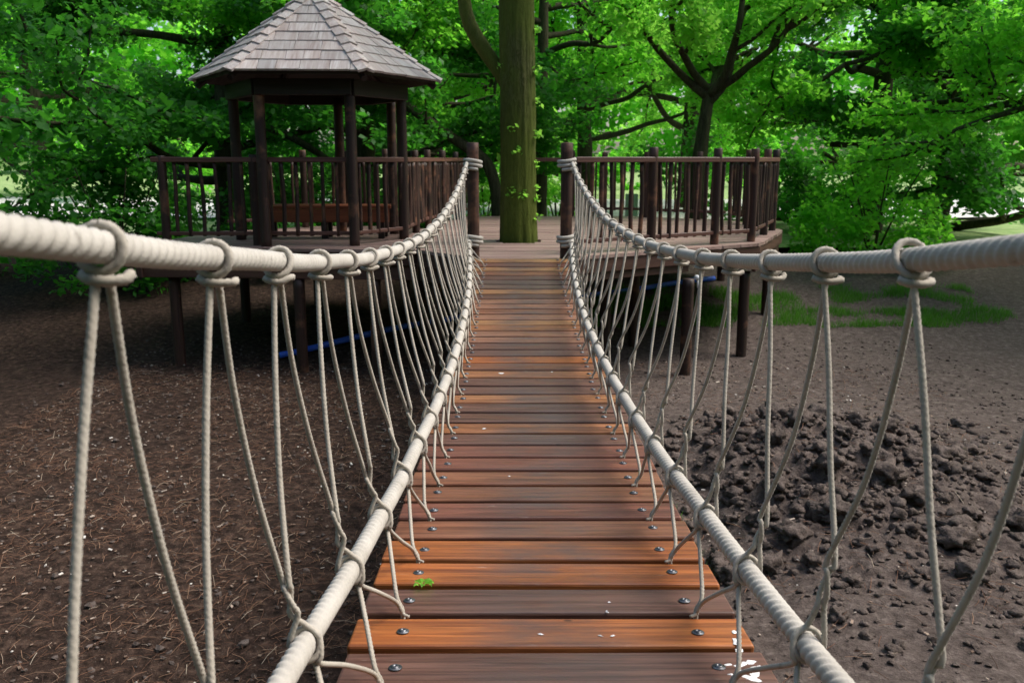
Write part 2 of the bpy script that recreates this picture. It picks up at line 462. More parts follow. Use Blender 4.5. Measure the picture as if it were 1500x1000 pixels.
for i in range(-6, 40):
    yc = Y0 + (i - .5) * P; sl = math.atan(.03206904 * yc - .13663939)
    o = link('plank', PLANKS[i % 5], bridge, (CX + random.uniform(-.004, .004), yc, deck_z(yc)), (sl, random.uniform(-.003, .003), random.uniform(-.0025, .0025)))
    t = TONES[i]; j = random.uniform(.9, 1.12); o.color = (t[0] * j, t[1] * j, t[2] * j, 1)
    for s in (-1, 1):
        b = bpy.data.objects.new('bolt', BOLT); COL.objects.link(b); b.parent = o
        b.location = (s * .318 + random.uniform(-.004, .004), random.uniform(-.008, .008), .0006); b.rotation_euler = (0, 0, random.uniform(0, 6))
mbs = MB()
for s in (-1, 1):
    pts = [(CX + s * .33, y, deck_z(y) - .075) for y in np.linspace(.5, 8.0, 40)]
    mbr = MB(); mbr.tube(pts, .03, 8); mbr.build('support_cable', M['dark'], bridge, True)

def rope_pts(xf, zf, s, y0, y1):
    """fine sampling near the eye, coarse far away"""
    out = []; y = y0
    while y < y1:
        out.append((xf(y, s), y, zf(y)))
        y += .0035 if y < 3.2 else (.005 if y < 4.6 else .03)
    out.append((xf(y1, s), y1, zf(y1))); return out
POST_X = {-1: -.350, 1: .490}
for s in (-1, 1):
    for nm, xf, zf, rr_ in (('handrail_rope', hand_x, hand_z, .0165), ('lower_rope', low_x, low_z, .0195)):
        mb = MB(); pts = rope_pts(xf, zf, s, .3, 8.1)
        near = [p for p in pts if p[1] < 4.62]; far = [p for p in pts if p[1] >= 4.55]
        # jitter so that the line is not a perfect curve
        def jig(p): return (p[0] + .004 * mnoise.noise(Vector((s * 9, p[1] * 1.7, 1))), p[1], p[2] + .006 * mnoise.noise(Vector((s * 5, p[1] * 1.9, 7))))
        mb.tube([jig(p) for p in near], rr_ * 1.05, 20, True, ridges=(3, .066, .26))
        mb.tube([jig(p) for p in far], rr_ * .96, 12, True)
        mb.build(nm, M['rope'], bridge, True)
    for zc, rr_ in ((-.03, .017), (-.705, .018)):
        mb = MB(); n = 2.35; rad = .055 + rr_
        pts = []
        for k_ in range(int(n * 40) + 1):
            a = 2 * math.pi * k_ / 40
            pts.append((POST_X[s] + s * rad * math.cos(a), 8.08 - rad * math.sin(a) * 1.0, zc + .03 - .036 * a / (2 * math.pi) + .004 * math.sin(a * 2 + s)))
        mb.tube(catmull(pts[::2], .006), rr_, 14, True, ridges=(3, .06, .28))
        mb.build('rope_lashing', M['rope'], bridge, True)

def lay(y): return (.0026, 10) if y < 2.9 else ((.0038, 8) if y < 4.2 else (.016, 6))
def thin(mb, pts, y, r=.0053):
    st, n = lay(y)
    p = catmull(pts, st)
    mb.tube(p, r, n, True, ridges=(3, .027, .40) if y < 4.2 else None)
UP = list(range(-7, 39, 2))                # joint indices above which a hanger is hitched
def low_knot(j, s):
    y = Y0 + j * P; return Vector((low_x(y, s), y, low_z(y)))
rk = random.Random(5)
TILT = {}
for s in (-1, 1):
    for i in UP:
        y = Y0 + i * P
        up = Vector((hand_x(y, s), y, hand_z(y)))
        a = rk.uniform(-.006, .006)
        mb = MB()
        st, n = lay(y)
        # loop over the handrail, leaning a little along it
        lean = .009 + rk.uniform(-.007, .009)
        ring = []
        for q in range(0, 25):
            an = 2 * math.pi * q / 24
            ring.append(up + Vector((.0222 * math.sin(an), lean * math.cos(an) + a, .0222 * math.cos(an) - .001)))
        mb.tube(catmull(ring, max(st, .004)), .0058, n, False, ridges=(3, .027, .40) if y < 4.2 else None)
        # the bight that crosses under the handrail
        bx = up + Vector((0, a - lean, -.029))
        thin(mb, [bx + Vector((-.021, .006, .002)), bx + Vector((-.008, -.004, -.002)), bx + Vector((.008, -.005, -.003)), bx + Vector((.021 + rk.uniform(-.003, .006), .002, rk.uniform(-.004, .003))), bx + Vector((.0225 + rk.uniform(-.002, .008), .010, .003 + rk.uniform(-.006, .004)))], y, .0062)
        for side in (-1, 1):                  # one tail to the nearer lower knot, one to the farther
            lk = low_knot(i + side, s)
            top = bx + Vector((side * .004, .004 + side * .003, .008))
            d = lk - top
            drop = .13 + rk.uniform(-.02, .025)
            # both tails of a knot meet above the lower rope and twist once
            mt = lk + Vector((s * .028, 0, drop))
            # the slack tail bows, the taut one is straight
            sag = .014 if side > 0 else .004
            pts = [top, top.lerp(mt, .33) + Vector((s * sag, 0, 0)), top.lerp(mt, .68) + Vector((s * sag, -side * .004, 0))]
            for q in range(0, 5):
                an = q / 4 * math.pi * 1.0 + (0 if side < 0 else math.pi)
                tt = q / 4
                pts.append(mt + Vector((s * -.012 * tt, 0, -tt * drop * .55)) + Vector((math.cos(an) * .0058, math.sin(an) * .0058, 0)))
            tie = i if False else None
            if side < 0:
                # passes over the top of the lower rope to the inner side and leaves for the farther joint
                ty = Y0 + (i) * P
                pts += [lk + Vector((0, .010, .030)), lk + Vector((-s * .022, .004, .012)), lk + Vector((-s * .026, -.006, -.016)), lk + Vector((-s * .022, 0, -.034))]
            else:
                # goes round the outside and under, and leaves for the nearer joint
                ty = Y0 + (i) * P
                pts += [lk + Vector((s * .024, -.006, .012)), lk + Vector((s * .023, .002, -.012)), lk + Vector((0, .004, -.027)), lk + Vector((-s * .016, -.004, -.034))]
            tie = Vector((CX - (-s) * .328, ty, deck_z(ty)))
            e = pts[-1]
            # legs: A of the nearer knot runs forward, B of the farther knot runs back, both to this hanger's own joint
            bow = Vector((0, 0, rk.uniform(-.004, .006)))
            pts += [e.lerp(tie + Vector((s * .016, side * .012, .04)), .5) + bow, tie + Vector((s * .016, side * .012, .040)),
                    tie + Vector((s * .003, side * .005, .012)), tie + Vector((s * .001, side * .002, -.014))]
            thin(mb, pts, y)
        # ring round the lower rope at the farther knot
        lk = low_knot(i + 1, s); rg = []
        for q in range(0, 17):
            an = 2 * math.pi * q / 16
            rg.append(lk + Vector((.0245 * math.sin(an), .012 * math.cos(an), .0245 * math.cos(an))))
        mb.tube(catmull(rg, max(st, .005)), .0056, n, False, ridges=(3, .027, .40) if y < 4.2 else None)
        # loose end on the plank
        tie = Vector((CX + s * .328, y, deck_z(y)))
        thin(mb, [tie + Vector((s * .006, .0, .016)), tie + Vector((-s * .002, -.008, .006)), tie + Vector((-s * .014, -.014, .0035))], y, .0040)
        mb.build('hanger_rope', M['cord'], bridge, True)

# ------------------------------------------------------------------ the two posts that carry the bridge
def pole(mb, x, y, z0, z1, r, n=16, wob=.05, top=True, seed=0.0, lean=(0, 0)):
    m = max(3, int((z1 - z0) / .08)); pts = []; rad = []
    for i in range(m + 1):
        t = i / m
        pts.append((x + lean[0] * t, y + lean[1] * t, z0 + (z1 - z0) * t)); rad.append(r)
    if top:
        pts += [(x + lean[0], y + lean[1], z1 + .006)]; rad += [r * .88]
    mb.tube(pts, rad, n, True, wob, seed=seed)
for s in (-1, 1):
    t = thing('bridge_post', 'round post wrapped in pale rope, between the tall trunk and the %s' % ('gazebo' if s < 0 else 'straight guard rail'), 'post', (POST_X[s], 8.08, -2.2), 'posts carrying the rope bridge')
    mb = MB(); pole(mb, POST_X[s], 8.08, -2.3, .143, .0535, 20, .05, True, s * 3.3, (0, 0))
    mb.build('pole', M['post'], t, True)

# ------------------------------------------------------------------ timber deck
TX, TY, TR = .075, 9.98, .182
POLY = [(-.44, 8.03), (.57, 8.03), (.57, 8.27), (2.72, 9.69), (3.5, 11.5), (3.3, 13.3), (1.9, 14.4), (-.85, 14.4), (-1.12, 11.7), (-1.6, 12.1), (-2.75, 12.1), (-3.75, 11.3), (-3.95, 9.22), (-.98, 8.97), (-.44, 8.36)]
def cuts(y):
    xs = []
    for i in range(len(POLY)):
        (xa, ya), (xb, yb) = POLY[i], POLY[(i + 1) % len(POLY)]
        if (ya <= y) != (yb <= y): xs.append(xa + (y - ya) / (yb - ya) * (xb - xa))
    xs.sort(); return list(zip(xs[::2], xs[1::2]))
deck = thing('timber_deck', 'raised timber deck of pinkish brown boards built round the tall trunk', 'deck', (0.6, 11, DZ))
bw, gap = .142, .006
y = 8.031
while y < 14.4:
    y1 = min(y + bw, 14.4); a, b = cuts(y + .001), cuts(y1 - .001)
    if len(a) != len(b):
        mid = cuts((y + y1) / 2); a = b = mid
    for (xa0, xa1), (xb0, xb1) in zip(a, b):
        segs = [(xa0, xa1, xb0, xb1)]
        dy = 0 if y <= TY <= y1 else min(abs(y - TY), abs(y1 - TY))
        if dy < .25 and xa0 < TX < xa1:
            h = math.sqrt(.25 ** 2 - dy ** 2)
            segs = [(xa0, TX - h, xb0, TX - h), (TX + h, xa1, TX + h, xb1)]
        for (p0, p1, q0, q1) in segs:
            # long runs are butt-jointed from two boards
            cutx = []
            if p1 - p0 > 2.6: cutx = [p0 + (p1 - p0) * random.uniform(.35, .65)]
            e0, f0 = p0, q0
            for cx_ in cutx + [None]:
                e1, f1 = (p1, q1) if cx_ is None else (cx_ - .002, cx_ - .002)
                mb = MB(); dz = random.uniform(-.0015, .0015)
                jo = random.uniform(-.006, .008)
                mb.prism([(e0, y), (e1 + (jo if cx_ is None else 0), y), (f1 + (jo if cx_ is None else 0), y1), (f0, y1)], DZ - .032 + dz, DZ + dz)
                mb.build('board', M['deck'], deck)
                if cx_ is not None: e0 = f0 = cx_ + .002
    y = y1 + gap
def beam(a, b, z0, z1, th, mat, name, parent):
    a, b = Vector((a[0], a[1], 0)), Vector((b[0], b[1], 0)); d = b - a; ang = math.atan2(d.y, d.x)
    mb = MB(); mb.box((0, 0, 0), (d.length, th, z1 - z0)); me = mb.mesh(name, mat); bevel_mesh(me, min(.006, th / 5), 1)
    mid = (a + b) / 2
    return link(name, me, parent, (mid.x, mid.y, (z0 + z1) / 2), (0, 0, ang))
def inset(a, b, d):
    v = Vector((b[0] - a[0], b[1] - a[1])); n = Vector((-v.y, v.x)).normalized() * d
    return (a[0] + n.x, a[1] + n.y), (b[0] + n.x, b[1] + n.y)
for i in range(len(POLY)):
    a, b = POLY[i], POLY[(i + 1) % len(POLY)]
    if i in (1,): continue
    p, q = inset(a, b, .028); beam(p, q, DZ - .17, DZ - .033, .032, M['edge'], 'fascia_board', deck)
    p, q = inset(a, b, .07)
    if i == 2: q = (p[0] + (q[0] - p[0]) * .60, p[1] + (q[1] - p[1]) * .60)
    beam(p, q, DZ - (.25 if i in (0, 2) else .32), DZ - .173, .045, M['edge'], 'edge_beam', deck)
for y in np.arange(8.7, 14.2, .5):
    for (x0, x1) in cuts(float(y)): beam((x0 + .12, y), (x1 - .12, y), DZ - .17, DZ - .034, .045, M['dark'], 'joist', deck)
STILTS = [(1.80, 8.99), (1.02, 9.55), (1.42, 10.2), (2.6, 9.85), (3.3, 11.4), (3.1, 13.1), (1.8, 14.1), (-.7, 14.1), (-1.42, 9.12), (-.78, 9.05), (-2.22, 9.18), (-3.6, 9.4), (-3.4, 11.2), (-2.6, 11.8), (-1.4, 11.6), (-.5, 10.6), (.5, 12.6), (-1.02, 10.2), (-.25, 9.2)]
for i, (x, y) in enumerate(STILTS):
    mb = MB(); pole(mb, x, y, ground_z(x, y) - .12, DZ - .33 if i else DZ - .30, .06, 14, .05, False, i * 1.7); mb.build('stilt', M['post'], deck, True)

# ------------------------------------------------------------------ guard rails
def unit_pole(r, seed, n=10):
    mb = MB(); m = 12
    mb.tube([(.35 * r * math.sin(t / m * 5 + seed), 0, t / m) for t in range(m + 1)], [r] * (m + 1), n, True, .10, seed=seed)
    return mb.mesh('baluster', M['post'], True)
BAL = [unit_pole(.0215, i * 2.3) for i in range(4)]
FPOST = {}
def fence(name, label, pts, posts, spacing, group, zb=.125, zt=0.0, bal_r=1.0, post_top=.12, post_r=.046, rail_h=.052, bottom=True, bals=True):
    """pts: the line of the rail; posts: distances along it"""
    P_ = [Vector((p[0], p[1], 0)) for p in pts]
    t = thing(name, label, 'guard rail', (pts[0][0], pts[0][1], DZ), group)
    L = [0]
    for i in range(1, len(P_)): L.append(L[-1] + (P_[i] - P_[i - 1]).length)
    def at(d):
        for i in range(1, len(P_)):
            if d <= L[i] + 1e-6: return P_[i - 1].lerp(P_[i], (d - L[i - 1]) / (L[i] - L[i - 1]))
        return P_[-1]
    for d in posts:
        p = at(d); mb = MB()
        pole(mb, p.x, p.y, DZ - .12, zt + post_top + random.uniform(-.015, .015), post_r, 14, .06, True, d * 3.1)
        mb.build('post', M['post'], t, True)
    for i in range(1, len(P_)):
        a, b = P_[i - 1], P_[i]
        p, q = inset((a.x, a.y), (b.x, b.y), -.02)
        beam(p, q, zt - rail_h / 2, zt + rail_h / 2, .05, M['rail'], 'top_rail', t)
        if bottom: beam((a.x, a.y), (b.x, b.y), DZ + zb - .02, DZ + zb + .02, .045, M['rail'], 'bottom_rail', t)
    if bals:
        d = spacing * .6
        while d < L[-1]:
            if min([abs(d - q) for q in posts] + [9]) > .06:
                p = at(d)
                link('baluster', BAL[random.randrange(4)], t, (p.x + random.uniform(-.006, .006), p.y, DZ + zb - .03), (random.uniform(-.012, .012), random.uniform(-.015, .015), random.uniform(0, 6)),
                     (bal_r * random.uniform(.85, 1.15), bal_r * random.uniform(.85, 1.15), zt - .02 - DZ - zb + .03))
            d += spacing
    return t
FG = 'stained pole guard rails round the deck'
n30 = lambda x: (x, 8.42 + .66 * (x - .49))
fence('guard_rail', 'reddish brown guard rail with thick dark posts along the deck edge facing the spoil heap', [(.58, 8.48), n30(2.60)], [1.045 - .05, 1.95 - .05], .128, FG)
fence('guard_rail', 'guard rail stretch turning the deck corner beside the forked tree', [n30(2.64), (3.36, 11.5), (3.2, 13.2)], [.02, 1.0, 1.75, 2.8], .13, FG)
fence('guard_rail', 'thin dark guard rail along the far deck edge against the pale lawn', [(3.16, 13.25), (1.85, 14.28), (.95, 14.3)], [.45, 1.35, 2.05, 2.6], .15, FG, bal_r=.8)
fence('guard_rail', 'bare top rail without balusters spanning between the tall trunk and the rope post', [(.93, 14.3), (.30, 14.3)], [.6], .2, FG, rail_h=.06, bottom=False, bals=False)
fence('guard_rail', 'shaded guard rail of close dark poles running back from the gazebo', [(-1.22, 10.25), (-1.16, 11.7), (-.72, 14.25)], [.8, 1.7, 2.5, 3.3], .10, FG, bal_r=1.25)
fence('guard_rail', 'guard rail of slim brown poles in front of the gazebo bench', [(-3.75, 9.42), (-1.66, 9.47), (-1.24, 10.16)], [.1, 1.05], .14, FG, post_top=.05)
fence('guard_rail', 'dim guard rail closing the rear of the gazebo deck', [(-1.25, 11.75), (-1.65, 12.0), (-2.7, 12.0), (-3.6, 11.3)], [.5, 1.0, 1.6], .14, FG)

# ------------------------------------------------------------------ gazebo
GX, GY, GS, GROT, ZE, ZA = -2.15, 10.136, 1.305, .046, .855, 1.802
gaz = thing('gazebo', 'small hexagonal wooden gazebo with a grey shingled roof on pole legs', 'gazebo', (GX, GY, DZ))
def gv(k_, r, z): a = GROT + k_ * math.pi / 3; return Vector((GX + r * math.cos(a), GY + r * math.sin(a), z))
posts_xy = [gv(0, .92, 0), gv(-1, .92, 0), gv(-2, .92, 0), gv(3, .92, 0), Vector((-2.08, 10.95, 0)), Vector((-1.44, 10.9, 0))]
for i, p in enumerate(posts_xy):
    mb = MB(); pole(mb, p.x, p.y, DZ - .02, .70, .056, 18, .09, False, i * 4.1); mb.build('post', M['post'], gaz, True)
for k_ in range(6):
    a, b = gv(k_, .97, 0), gv(k_ + 1, .97, 0)
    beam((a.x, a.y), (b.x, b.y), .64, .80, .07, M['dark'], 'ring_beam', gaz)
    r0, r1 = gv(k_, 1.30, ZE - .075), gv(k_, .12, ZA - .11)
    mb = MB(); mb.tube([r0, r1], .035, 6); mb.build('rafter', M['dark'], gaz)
roof = None
mb = MB()
apex = Vector((GX, GY, ZA))
vs = [gv(k_, GS, ZE) for k_ in range(6)] + [apex]; lo = [v - Vector((0, 0, .035)) for v in vs]
mb.add([tuple(v) for v in vs + lo], [(k_, (k_ + 1) % 6, 6) for k_ in range(6)] + [((k_ + 1) % 6 + 7, k_ + 7, 13) for k_ in range(6)] + [(k_ + 7, (k_ + 1) % 6 + 7, (k_ + 1) % 6, k_) for k_ in range(6)])
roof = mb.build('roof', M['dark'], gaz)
GAZ_INV = Matrix.Translation(-Vector((GX, GY, DZ)))
def roof_child(name, me, loc=None, rot=None):
    o = bpy.data.objects.new(name, me); COL.objects.link(o); o.parent = roof
    if loc is not None: o.location = loc
    if rot is not None: o.rotation_mode = 'QUATERNION'; o.rotation_quaternion = rot
    return o
ROWS = 9
def shingle_tone():
    b = random.uniform(.82, 1.12); w = random.uniform(-.02, .02)
    return (.58 * b + w, .53 * b, .505 * b - w * .5, 1)
stuff = MB()
for k_ in range(6):
    A, B = gv(k_, GS + .03, ZE), gv(k_ + 1, GS + .03, ZE)
    e = (B - A); W = e.length; ex = e.normalized(); midp = (A + B) / 2; up = apex - midp; SL = up.length; ey = up.normalized(); ez = ex.cross(ey)
    if ez.z < 0: ez = -ez
    rowh = SL / ROWS
    visible = k_ in (3, 4, 5, 0)       # the faces towards the bridge
    for r_ in range(ROWS):
        v0 = r_ * rowh - .02; v1 = v0 + rowh * 1.55
        hw = W / 2 * (1 - max(v0, 0) / SL)
        x = -hw + .01
        while x < hw - .015:
            w = random.uniform(.15, .29)
            if hw - (x + w) < .05: w = hw - x
            xe = min(x + w, hw)
            t0 = .013 * 1.0
            def pt(u, v, h): return midp + ex * u + ey * v + ez * h
            v1c = min(v1, SL * .985)
            def clampx(u, v):
                h = W / 2 * (1 - max(v, 0) / SL) + .004; return max(-h, min(h, u))
            jv = random.uniform(-.006, .006); hb = .016 + random.uniform(0, .006)
            x0_, x1_ = x + .003, xe - .003
            c = [pt(x0_, v0 + jv, .006 + hb), pt(x1_, v0 + jv, .006 + hb), pt(clampx(x1_, v1c), v1c, .008), pt(clampx(x0_, v1c), v1c, .008),
                 pt(x0_, v0 + jv, .004), pt(x1_, v0 + jv, .004), pt(clampx(x1_, v1c), v1c, .002), pt(clampx(x0_, v1c), v1c, .002)]
            fs = [(0, 1, 2, 3), (7, 6, 5, 4), (4, 5, 1, 0), (5, 6, 2, 1), (6, 7, 3, 2), (7, 4, 0, 3)]
            if visible:
                q = Matrix((ex, ey, ez)).transposed().to_quaternion(); o0 = pt((x0_ + x1_) / 2, v0, 0); inv = q.inverted()
                mb = MB(); mb.add([tuple(inv @ (p - o0)) for p in c], fs)
                o = roof_child('shingle', mb.mesh('shingle', M['shingle']), o0, q)
                o.matrix_parent_inverse = Matrix.Identity(4); o.color = shingle_tone()
            else:
                stuff.add([tuple(p) for p in c], fs)
            x = xe
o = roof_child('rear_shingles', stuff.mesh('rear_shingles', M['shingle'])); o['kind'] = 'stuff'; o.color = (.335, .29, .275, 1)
# hip caps: two boards folded over each hip
for k_ in range(6):
    E = gv(k_, GS + .045, ZE - .012); h = apex - E; HL = h.length; eh = h.normalized()
    nL = (gv(k_ - 1, GS, ZE) - E); nR = (gv(k_ + 1, GS, ZE) - E)
    sL = (nL - eh * nL.dot(eh)).normalized(); sR = (nR - eh * nR.dot(eh)).normalized()
    n_out = -(sL + sR).normalized()
    for r_ in range(10):
        d0 = r_ * HL / 10 - .01; d1 = d0 + HL / 10 * 1.3; hgt0, hgt1 = .046, .022; wd = .095
        d1 = min(d1, HL)
        mb = MB(); o0 = E + eh * d0
        for sd in (sL, sR):
            a0 = n_out * hgt0; a1 = eh * (d1 - d0) + n_out * hgt1
            nrm = eh.cross(sd).normalized()
            if nrm.dot(n_out) < 0: nrm = -nrm
            c = [a0, a0 + sd * wd, a1 + sd * wd, a1]; lo_ = [p - nrm * .026 for p in c]
            mb.add([tuple(p) for p in c + lo_], [(0, 1, 2, 3), (7, 6, 5, 4), (0, 4, 5, 1), (1, 5, 6, 2), (2, 6, 7, 3), (3, 7, 4, 0)])
        o = roof_child('hip_cap', mb.mesh('hip_cap', M['shingle']), o0); o.color = shingle_tone()
# bench inside the gazebo
bench = thing('wooden_bench', 'orange brown wooden bench inside the gazebo behind the slim poles', 'bench', (-2.1, 10.4, DZ))
for j_ in range(3):
    beam((-2.95, 10.25 + j_ * .125), (-1.38, 10.25 + j_ * .125), -.545 + .001 * j_, -.51 + .001 * j_, .118, M['bench'], 'seat_board', bench)
beam((-2.93, 10.20), (-1.40, 10.20), -.70, -.548, .03, M['bench'], 'apron', bench)
for x in (-2.8, -2.15, -1.5):
    for yy in (10.25, 10.5):
        mb = MB(); mb.box((x, yy, (DZ - .547) / 2), (.07, .06, -.547 - DZ)); mb.build('leg', M['dark'], bench)

# ------------------------------------------------------------------ trees
def leaves(centers, per, rad, flat, size, seed, droop=.25):
    """leaf-sized quads in flattened sprays round the given centres"""
    rg = np.random.default_rng(seed)
    C = np.repeat(np.asarray(centers, float), per, axis=0); N = len(C)
    d = rg.normal(size=(N, 3)); d /= np.linalg.norm(d, axis=1)[:, None]
    r = rad * rg.random(N) ** .5
    p = C + d * r[:, None] * np.array([1, 1, flat])
    p[:, 2] -= droop * (np.hypot(d[:, 0], d[:, 1]) * r) ** 2 / rad
    yaw = rg.random(N) * 2 * np.pi; pit = rg.normal(size=N) * .55 - .25; rol = rg.normal(size=N) * .6
    a = np.stack([np.cos(yaw) * np.cos(pit), np.sin(yaw) * np.cos(pit), np.sin(pit)], 1)
    s0 = np.stack([-np.sin(yaw), np.cos(yaw), np.zeros(N)], 1); up = np.cross(a, s0)
    b = s0 * np.cos(rol)[:, None] + up * np.sin(rol)[:, None]
    sz = size * (.65 + .7 * rg.random(N))
    l = a * sz[:, None]; w = b * (sz * (.28 + .1 * rg.random(N)))[:, None]
    V = np.empty((N, 4, 3)); V[:, 0] = p - l * .5; V[:, 1] = p + w + l * .05; V[:, 2] = p + l * .5; V[:, 3] = p - w + l * .05
    V[:, 1, 2] += sz * .06; V[:, 3, 2] += sz * .06
    return V.reshape(-1, 3)
def leaf_obj(V, mat, parent, name='crown'):
    return link(name, fast_mesh(name, V, np.arange(len(V)).reshape(-1, 4), mat), parent)
def limb(mb, pts, r0, r1, n=10, seed=0.0, wob=.12):
    p = catmull(pts, .12 if r0 > .06 else .3); m = len(p); L = [r0 + (r1 - r0) * (i / (m - 1)) for i in range(m)]
    mb.tube(p, L, n, True, wob, seed=seed); return p
def grow(mb, base, direction, length, r, depth, rg, tips, bend=.25, up=.1):
    """a forking limb; collects points along its outer reaches"""
    d = Vector(direction).normalized(); p = Vector(base); pts = [p.copy()]; seg = 5
    for i in range(seg):
        d = (d + Vector((rg.normal() * bend, rg.normal() * bend, rg.normal() * bend * .6 + up * .3))).normalized()
        p = p + d * (length / seg); pts.append(p.copy())
    limb(mb, pts, r, r * .45, 8 if r > .05 else 5, rg.random() * 9)
    if depth <= 1: tips.extend([tuple(q) for q in pts[2:]])
    if depth > 0:
        for j in range(3 if depth > 1 else 2):
            q = pts[rg.integers(2, seg + 1)]
            nd = (d + Vector((rg.normal() * .7, rg.normal() * .7, rg.normal() * .35 + .05))).normalized()
            grow(mb, q, nd, length * .62, r * .5, depth - 1, rg, tips, bend, up)

# the tall trunk through the deck
def bark_trunk(path, radii, n, seed, ridge=.05):
    p = catmull(path, .04); m = len(p); V = np.zeros((m, n, 3))
    L = np.interp(np.linspace(0, 1, m), np.linspace(0, 1, len(radii)), radii)
    for i in range(m):
        for k_ in range(n):
            a = 2 * math.pi * k_ / n
            z = p[i].z
            f = mnoise.noise(Vector((math.cos(a) * 3.2 + seed, math.sin(a) * 3.2, z * .55)))
            g = mnoise.noise(Vector((math.cos(a) * 11, math.sin(a) * 11 + seed, z * 2.6 + .6 * f)))
            h = 1 - abs(g) * 2
            r = L[i] * (1 + .07 * f + ridge * h)
            V[i, k_] = (p[i].x + r * math.cos(a), p[i].y + r * math.sin(a), z)
    idx = np.arange(m * n).reshape(m, n); nx = np.roll(idx, -1, 1)
    q = np.stack([idx[:-1], nx[:-1], nx[1:], idx[1:]], -1).reshape(-1, 4)
    return V.reshape(-1, 3), q
t = thing('tall_tree', 'tall straight tree with mossy ridged trunk growing through the deck', 'tree', (TX, TY, -1.95))
V, q = bark_trunk([(TX + .01, TY, -2.3), (TX, TY, -1.0), (TX - .01, TY, .5), (TX - .03, TY, 2.2), (TX, TY + .05, 4.5), (TX + .1, TY + .1, 7.5)], [.25, .187, .178, .172, .165, .14], 96, 2.0)
trunk = link('trunk', fast_mesh('trunk', V, q, M['bark'], True), t)
rg = np.random.default_rng(3); tips = []; mb = MB()
limb(mb, [(TX - .08, TY + .06, .72), (TX - .2, TY + .08, .93), (TX - .345, TY + .10, 1.13), (TX - .53, TY + .12, 1.42), (TX - .60, TY + .15, 1.74), (TX - .66, TY + .2, 2.3), (TX - .9, TY + .3, 3.2)], .085, .06, 12, 1.0)
for k_ in range(7):
    a = k_ * 2.4 + .3; z = 3.4 + k_ * .5
    grow(mb, (TX, TY, z), (math.cos(a), math.sin(a), .25), 2.6, .07, 2, rg, tips)
mb.build('limbs', M['bark'], t, True)
leaf_obj(leaves(tips, 34, .42, .5, .12, 5), M['leaf'], t)
# sprigs on the bark
sp = []
for (dx, z, dy) in [(.19, -.05, -.05), (.2, -.28, -.04), (.195, -.42, -.06), (.21, .62, -.03), (.2, .95, -.06), (-.17, 1.0, -.1), (.205, -.62, -.05), (.19, .28, -.08), (-.06, .32, -.185), (.02, -.36, -.19), (-.09, -.34, -.185), (-.2, .02, .02), (.19, 1.35, -.02), (-.02, .1, -.19)]:
    sp.append((TX + dx, TY + dy, z))
for i_, q_ in enumerate(sp): leaf_obj(leaves([q_], 14, .07, .9, .055, 6 + i_), M['leaf_lime'], t, 'sprig')

TREES = 0
def tree(label, base, lean, height, r, seed, leafmat, crown_z, n_limbs, reach, barkm='bark2', per=60, leaf=.11, low=0.0, name='woodland_tree', path=None, up=.1, clump=.45, lr=.42):
    rg = np.random.default_rng(seed); bx, by = base; bz = ground_z(bx, by) - .15
    t = thing(name, label, 'tree', (bx, by, bz), 'trees round the deck')
    mb = MB()
    if path is None:
        path = [(bx, by, bz), (bx + lean[0] * .3, by + lean[1] * .3, bz + height * .35), (bx + lean[0] * .7, by + lean[1] * .7, bz + height * .7), (bx + lean[0], by + lean[1], bz + height)]
    pts = limb(mb, path, r * 1.15, r * .5, 14, seed * 1.3, .14)
    tips = []
    for i in range(n_limbs):
        f = crown_z + (1 - crown_z) * (i + rg.random() * .6) / n_limbs
        p = pts[min(len(pts) - 1, int(f * (len(pts) - 1)))]
        a = i * 2.4 + rg.random() * .7
        grow(mb, p, (math.cos(a), math.sin(a), -.05 + .35 * f + low), reach * (1.05 - .4 * f), r * lr, 2, rg, tips, .22, up)
    mb.build('trunk', M[barkm], t, True)
    leaf_obj(leaves(tips, per, clump, .42, leaf, seed + 1), M[leafmat], t)
    return t
# seen one by one: forked tree on the right, slim tree behind the tall trunk, leaning tree on the left
tree('slim dark tree standing just behind the tall mossy trunk', (.53, 17.5), (.1, .3), 6.48, .135, 21, 'leaf', 0.47, 12, 2.8, per=42, lr=.5)
tree('forked tree with a dark trunk behind the lawn side guard rail', (3.22, 15.6), (.3, .2), 3.6, .17, 22, 'leaf_lime', .90, 6, 3.2, per=62, path=[(3.16, 15.6, -1.8), (3.2, 15.6, -.4), (3.3, 15.6, .75), (3.36, 15.65, 1.25)], low=.25, lr=.46, up=.2)
lp = [(-.24, 14.9, -1.8), (-.26, 14.9, -.6), (-.40, 14.9, -.08), (-.70, 14.9, .17), (-1.2, 14.9, .50), (-1.75, 15.0, .88), (-2.6, 15.2, 1.45), (-3.6, 15.5, 2.3)]
tree('leaning dark tree whose trunk slants up behind the gazebo corner post', (-.28, 14.9), (0, 0), 5, .10, 23, 'leaf', .72, 6, 2.0, path=lp, per=40)
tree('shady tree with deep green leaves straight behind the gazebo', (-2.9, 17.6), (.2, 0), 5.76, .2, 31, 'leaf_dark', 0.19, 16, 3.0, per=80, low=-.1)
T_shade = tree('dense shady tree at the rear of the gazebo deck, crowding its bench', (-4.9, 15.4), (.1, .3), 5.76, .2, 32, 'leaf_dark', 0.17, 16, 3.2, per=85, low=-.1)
tree('broad tree with low bright boughs behind the gazebo roof', (-2.2, 24), (.5, .2), 6.48, .25, 33, 'leaf', 0.28, 16, 4.0, per=70, leaf=.13)
tree('bright tree between the slim tree and the forked tree', (1.9, 23), (-.2, .2), 6.48, .2, 34, 'leaf', 0.36, 15, 3.6, per=62, leaf=.13)
tree('lime green tree standing in the lawn beyond the forked tree', (5.2, 27), (.2, .1), 6.48, .24, 35, 'leaf_lime', 0.33, 16, 4.3, per=70, leaf=.14)
